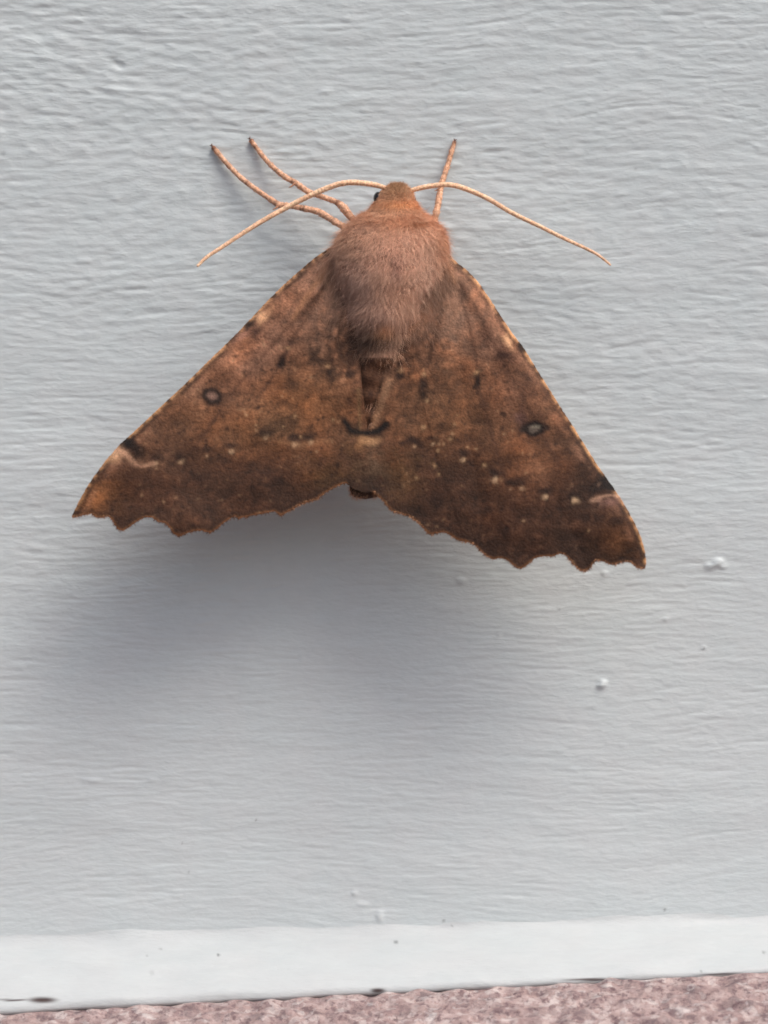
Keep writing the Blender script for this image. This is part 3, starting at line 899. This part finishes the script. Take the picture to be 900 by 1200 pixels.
def leg_colour(f, r):
    base = lin((212, 164, 132))[None] * np.ones((len(f), 1))
    dark = lin((112, 74, 56))[None]
    ph = r.uniform(0, 6)
    band = np.clip(np.sin(f * 34 + ph) * 0.9 - 0.55 + 0.7 * np.sin(f * 83) + r.normal(0, 0.25, len(f)), 0, 1)[:, None] * 0.7
    tip = np.clip((f - 0.955) / 0.03, 0, 1)[:, None] * 0.9
    m = np.maximum(band, tip)
    return (base * (1 - m) + dark * m) * 1.15
def leg_ripple(arc, r):
    return 0.16 * np.exp(-((arc % 1.15 - 0.95) / 0.12) ** 2) - 0.12 * np.exp(-((arc % 1.15 - 1.1) / 0.06) ** 2) + r.normal(0, 0.03, len(arc))
def ant_colour(f, r):
    a = lin((232, 184, 150))[None]; b = lin((204, 148, 116))[None]
    k = np.clip(0.3 + 0.04 * np.sin(f * 330) + r.normal(0, 0.22, len(f)), 0, 1)[:, None] * 0.6
    return (a * (1 - k) + b * k) * 1.25
def ant_ripple(arc, r):
    return 0.018 * np.sin(arc * 2 * np.pi / 0.20) + r.normal(0, 0.02, len(arc))

def scale_hairs(parent, c, t, s, w, rad, arc, n, ln, colour, seed, lay_=0.75):
    r = np.random.default_rng(seed)
    i = r.integers(2, len(c) - 3, n)
    a = r.uniform(0, 2 * np.pi, n)
    o_ = s[i] * np.cos(a)[:, None] + w[i] * np.sin(a)[:, None]
    root = c[i] + o_ * (rad[i] * 0.9 * MM)[:, None]
    d = t[i] * lay_ + o_ * 0.45 + r.normal(0, 0.15, (n, 3)); d /= np.linalg.norm(d, axis=1)[:, None]
    col = lin(colour)[None] * 1.2 * np.exp(r.normal(0, 0.3, n))[:, None]
    o = strands('hairs', root, d, o_, r.uniform(*ln, n) * MM, np.full(n, 0.02 * MM), col, parent, seg=2)
    o['kind'] = 'stuff'

LEGS = [
    [(408, 268, 2.3, 0.20), (396, 262, 2.3, 0.20), (388, 257, 2.1, 0.205), (372, 248, 1.7, 0.195), (352, 243.5, 1.45, 0.175), (338, 241, 1.35, 0.165), (327, 240, 1.25, 0.20), (319, 235, 1.1, 0.165),
     (300, 222, 0.8, 0.155), (283, 209, 0.55, 0.15), (267, 193, 0.35, 0.145), (256, 180, 0.24, 0.14), (248.5, 171, 0.19, 0.15)],
    [(414, 258, 2.4, 0.20), (406, 248, 2.3, 0.24), (400, 241, 2.1, 0.23), (392, 236, 1.9, 0.16), (376, 230, 1.6, 0.165), (360, 224, 1.3, 0.17), (346, 214, 1.1, 0.175), (335, 208, 0.95, 0.165),
     (320, 196, 0.65, 0.145), (308, 183, 0.4, 0.14), (299, 171, 0.25, 0.135), (293, 163, 0.19, 0.15)],
    [(508, 264, 2.3, 0.20), (510, 254, 2.2, 0.20), (512.5, 244, 1.9, 0.195), (514.5, 232, 1.6, 0.185), (517, 218, 1.2, 0.175), (521.5, 203, 0.8, 0.165), (526, 189, 0.5, 0.15), (530, 175, 0.28, 0.135), (533, 165, 0.19, 0.12)],
]
for k, pts in enumerate(LEGS):
    o, c, t, s, w, rad, arc = tube('leg', pts, 150, leg_colour, 80 + k, leg_ripple)
    scale_hairs(o, c, t, s, w, rad, arc, 500, (0.10, 0.24), (176, 124, 92), 90 + k)
    # paired claws at the foot and a spur at the knee
    for sg in (-1, 1):
        dirx = (pts[-1][0] - pts[-2][0], pts[-1][1] - pts[-2][1]); q_ = math.hypot(*dirx); ux, uy = dirx[0] / q_, dirx[1] / q_
        tube('claw', [(pts[-1][0], pts[-1][1], 0.17, 0.05), (pts[-1][0] + ux * 1.6 - uy * sg * 1.0, pts[-1][1] + uy * 1.6 + ux * sg * 1.0, 0.15, 0.03), (pts[-1][0] + ux * 2.4 - uy * sg * 2.2, pts[-1][1] + uy * 2.4 + ux * sg * 2.2, 0.05, 0.012)],
             14, lambda f, r: np.tile(lin((96, 62, 46)), (len(f), 1)), 120 + k, lambda a_, r: 0 * a_, parent=o, nseg=6)
    kn = pts[6] if k == 0 else pts[len(pts) // 2]
    tube('spur', [(kn[0], kn[1], kn[2] + 0.1, 0.07), (kn[0] - 4, kn[1] + 4, kn[2] + 0.25, 0.05), (kn[0] - 8, kn[1] + 6, kn[2] + 0.3, 0.015)],
         14, lambda f, r: np.tile(lin((170, 120, 90)), (len(f), 1)), 130 + k, lambda a_, r: 0 * a_, parent=o, nseg=6)
ANT = [
    [(458, 224, 3.3, 0.15), (449, 219.5, 3.4, 0.155), (438, 216.5, 3.5, 0.165), (424, 214.5, 3.6, 0.175), (408, 214, 3.7, 0.18), (390, 218, 3.7, 0.18), (365, 228.5, 3.7, 0.18), (340, 241, 3.7, 0.175),
     (310, 257.5, 3.9, 0.17), (282, 275, 4.1, 0.155), (258, 291, 4.4, 0.14), (242, 301.5, 4.6, 0.125), (231, 312.5, 4.8, 0.10)],
    [(478, 225, 3.3, 0.14), (488, 221.5, 3.4, 0.15), (505, 218, 3.4, 0.16), (526, 216.5, 3.3, 0.165), (546, 221.5, 3.1, 0.165), (572, 233, 2.8, 0.16), (600, 249.5, 2.5, 0.155), (635, 266.5, 2.1, 0.145),
     (660, 279, 1.8, 0.135), (686, 291, 1.5, 0.12), (701, 299, 1.4, 0.105), (716, 311, 1.3, 0.08)],
]
for k, pts in enumerate(ANT):
    o, c, t, s, w, rad, arc = tube('antenna', pts, 420, ant_colour, 85 + k, ant_ripple, nseg=14)
    scale_hairs(o, c, t, s, w, rad, arc, 700, (0.06, 0.14), (226, 166, 124), 95 + k, 0.6)
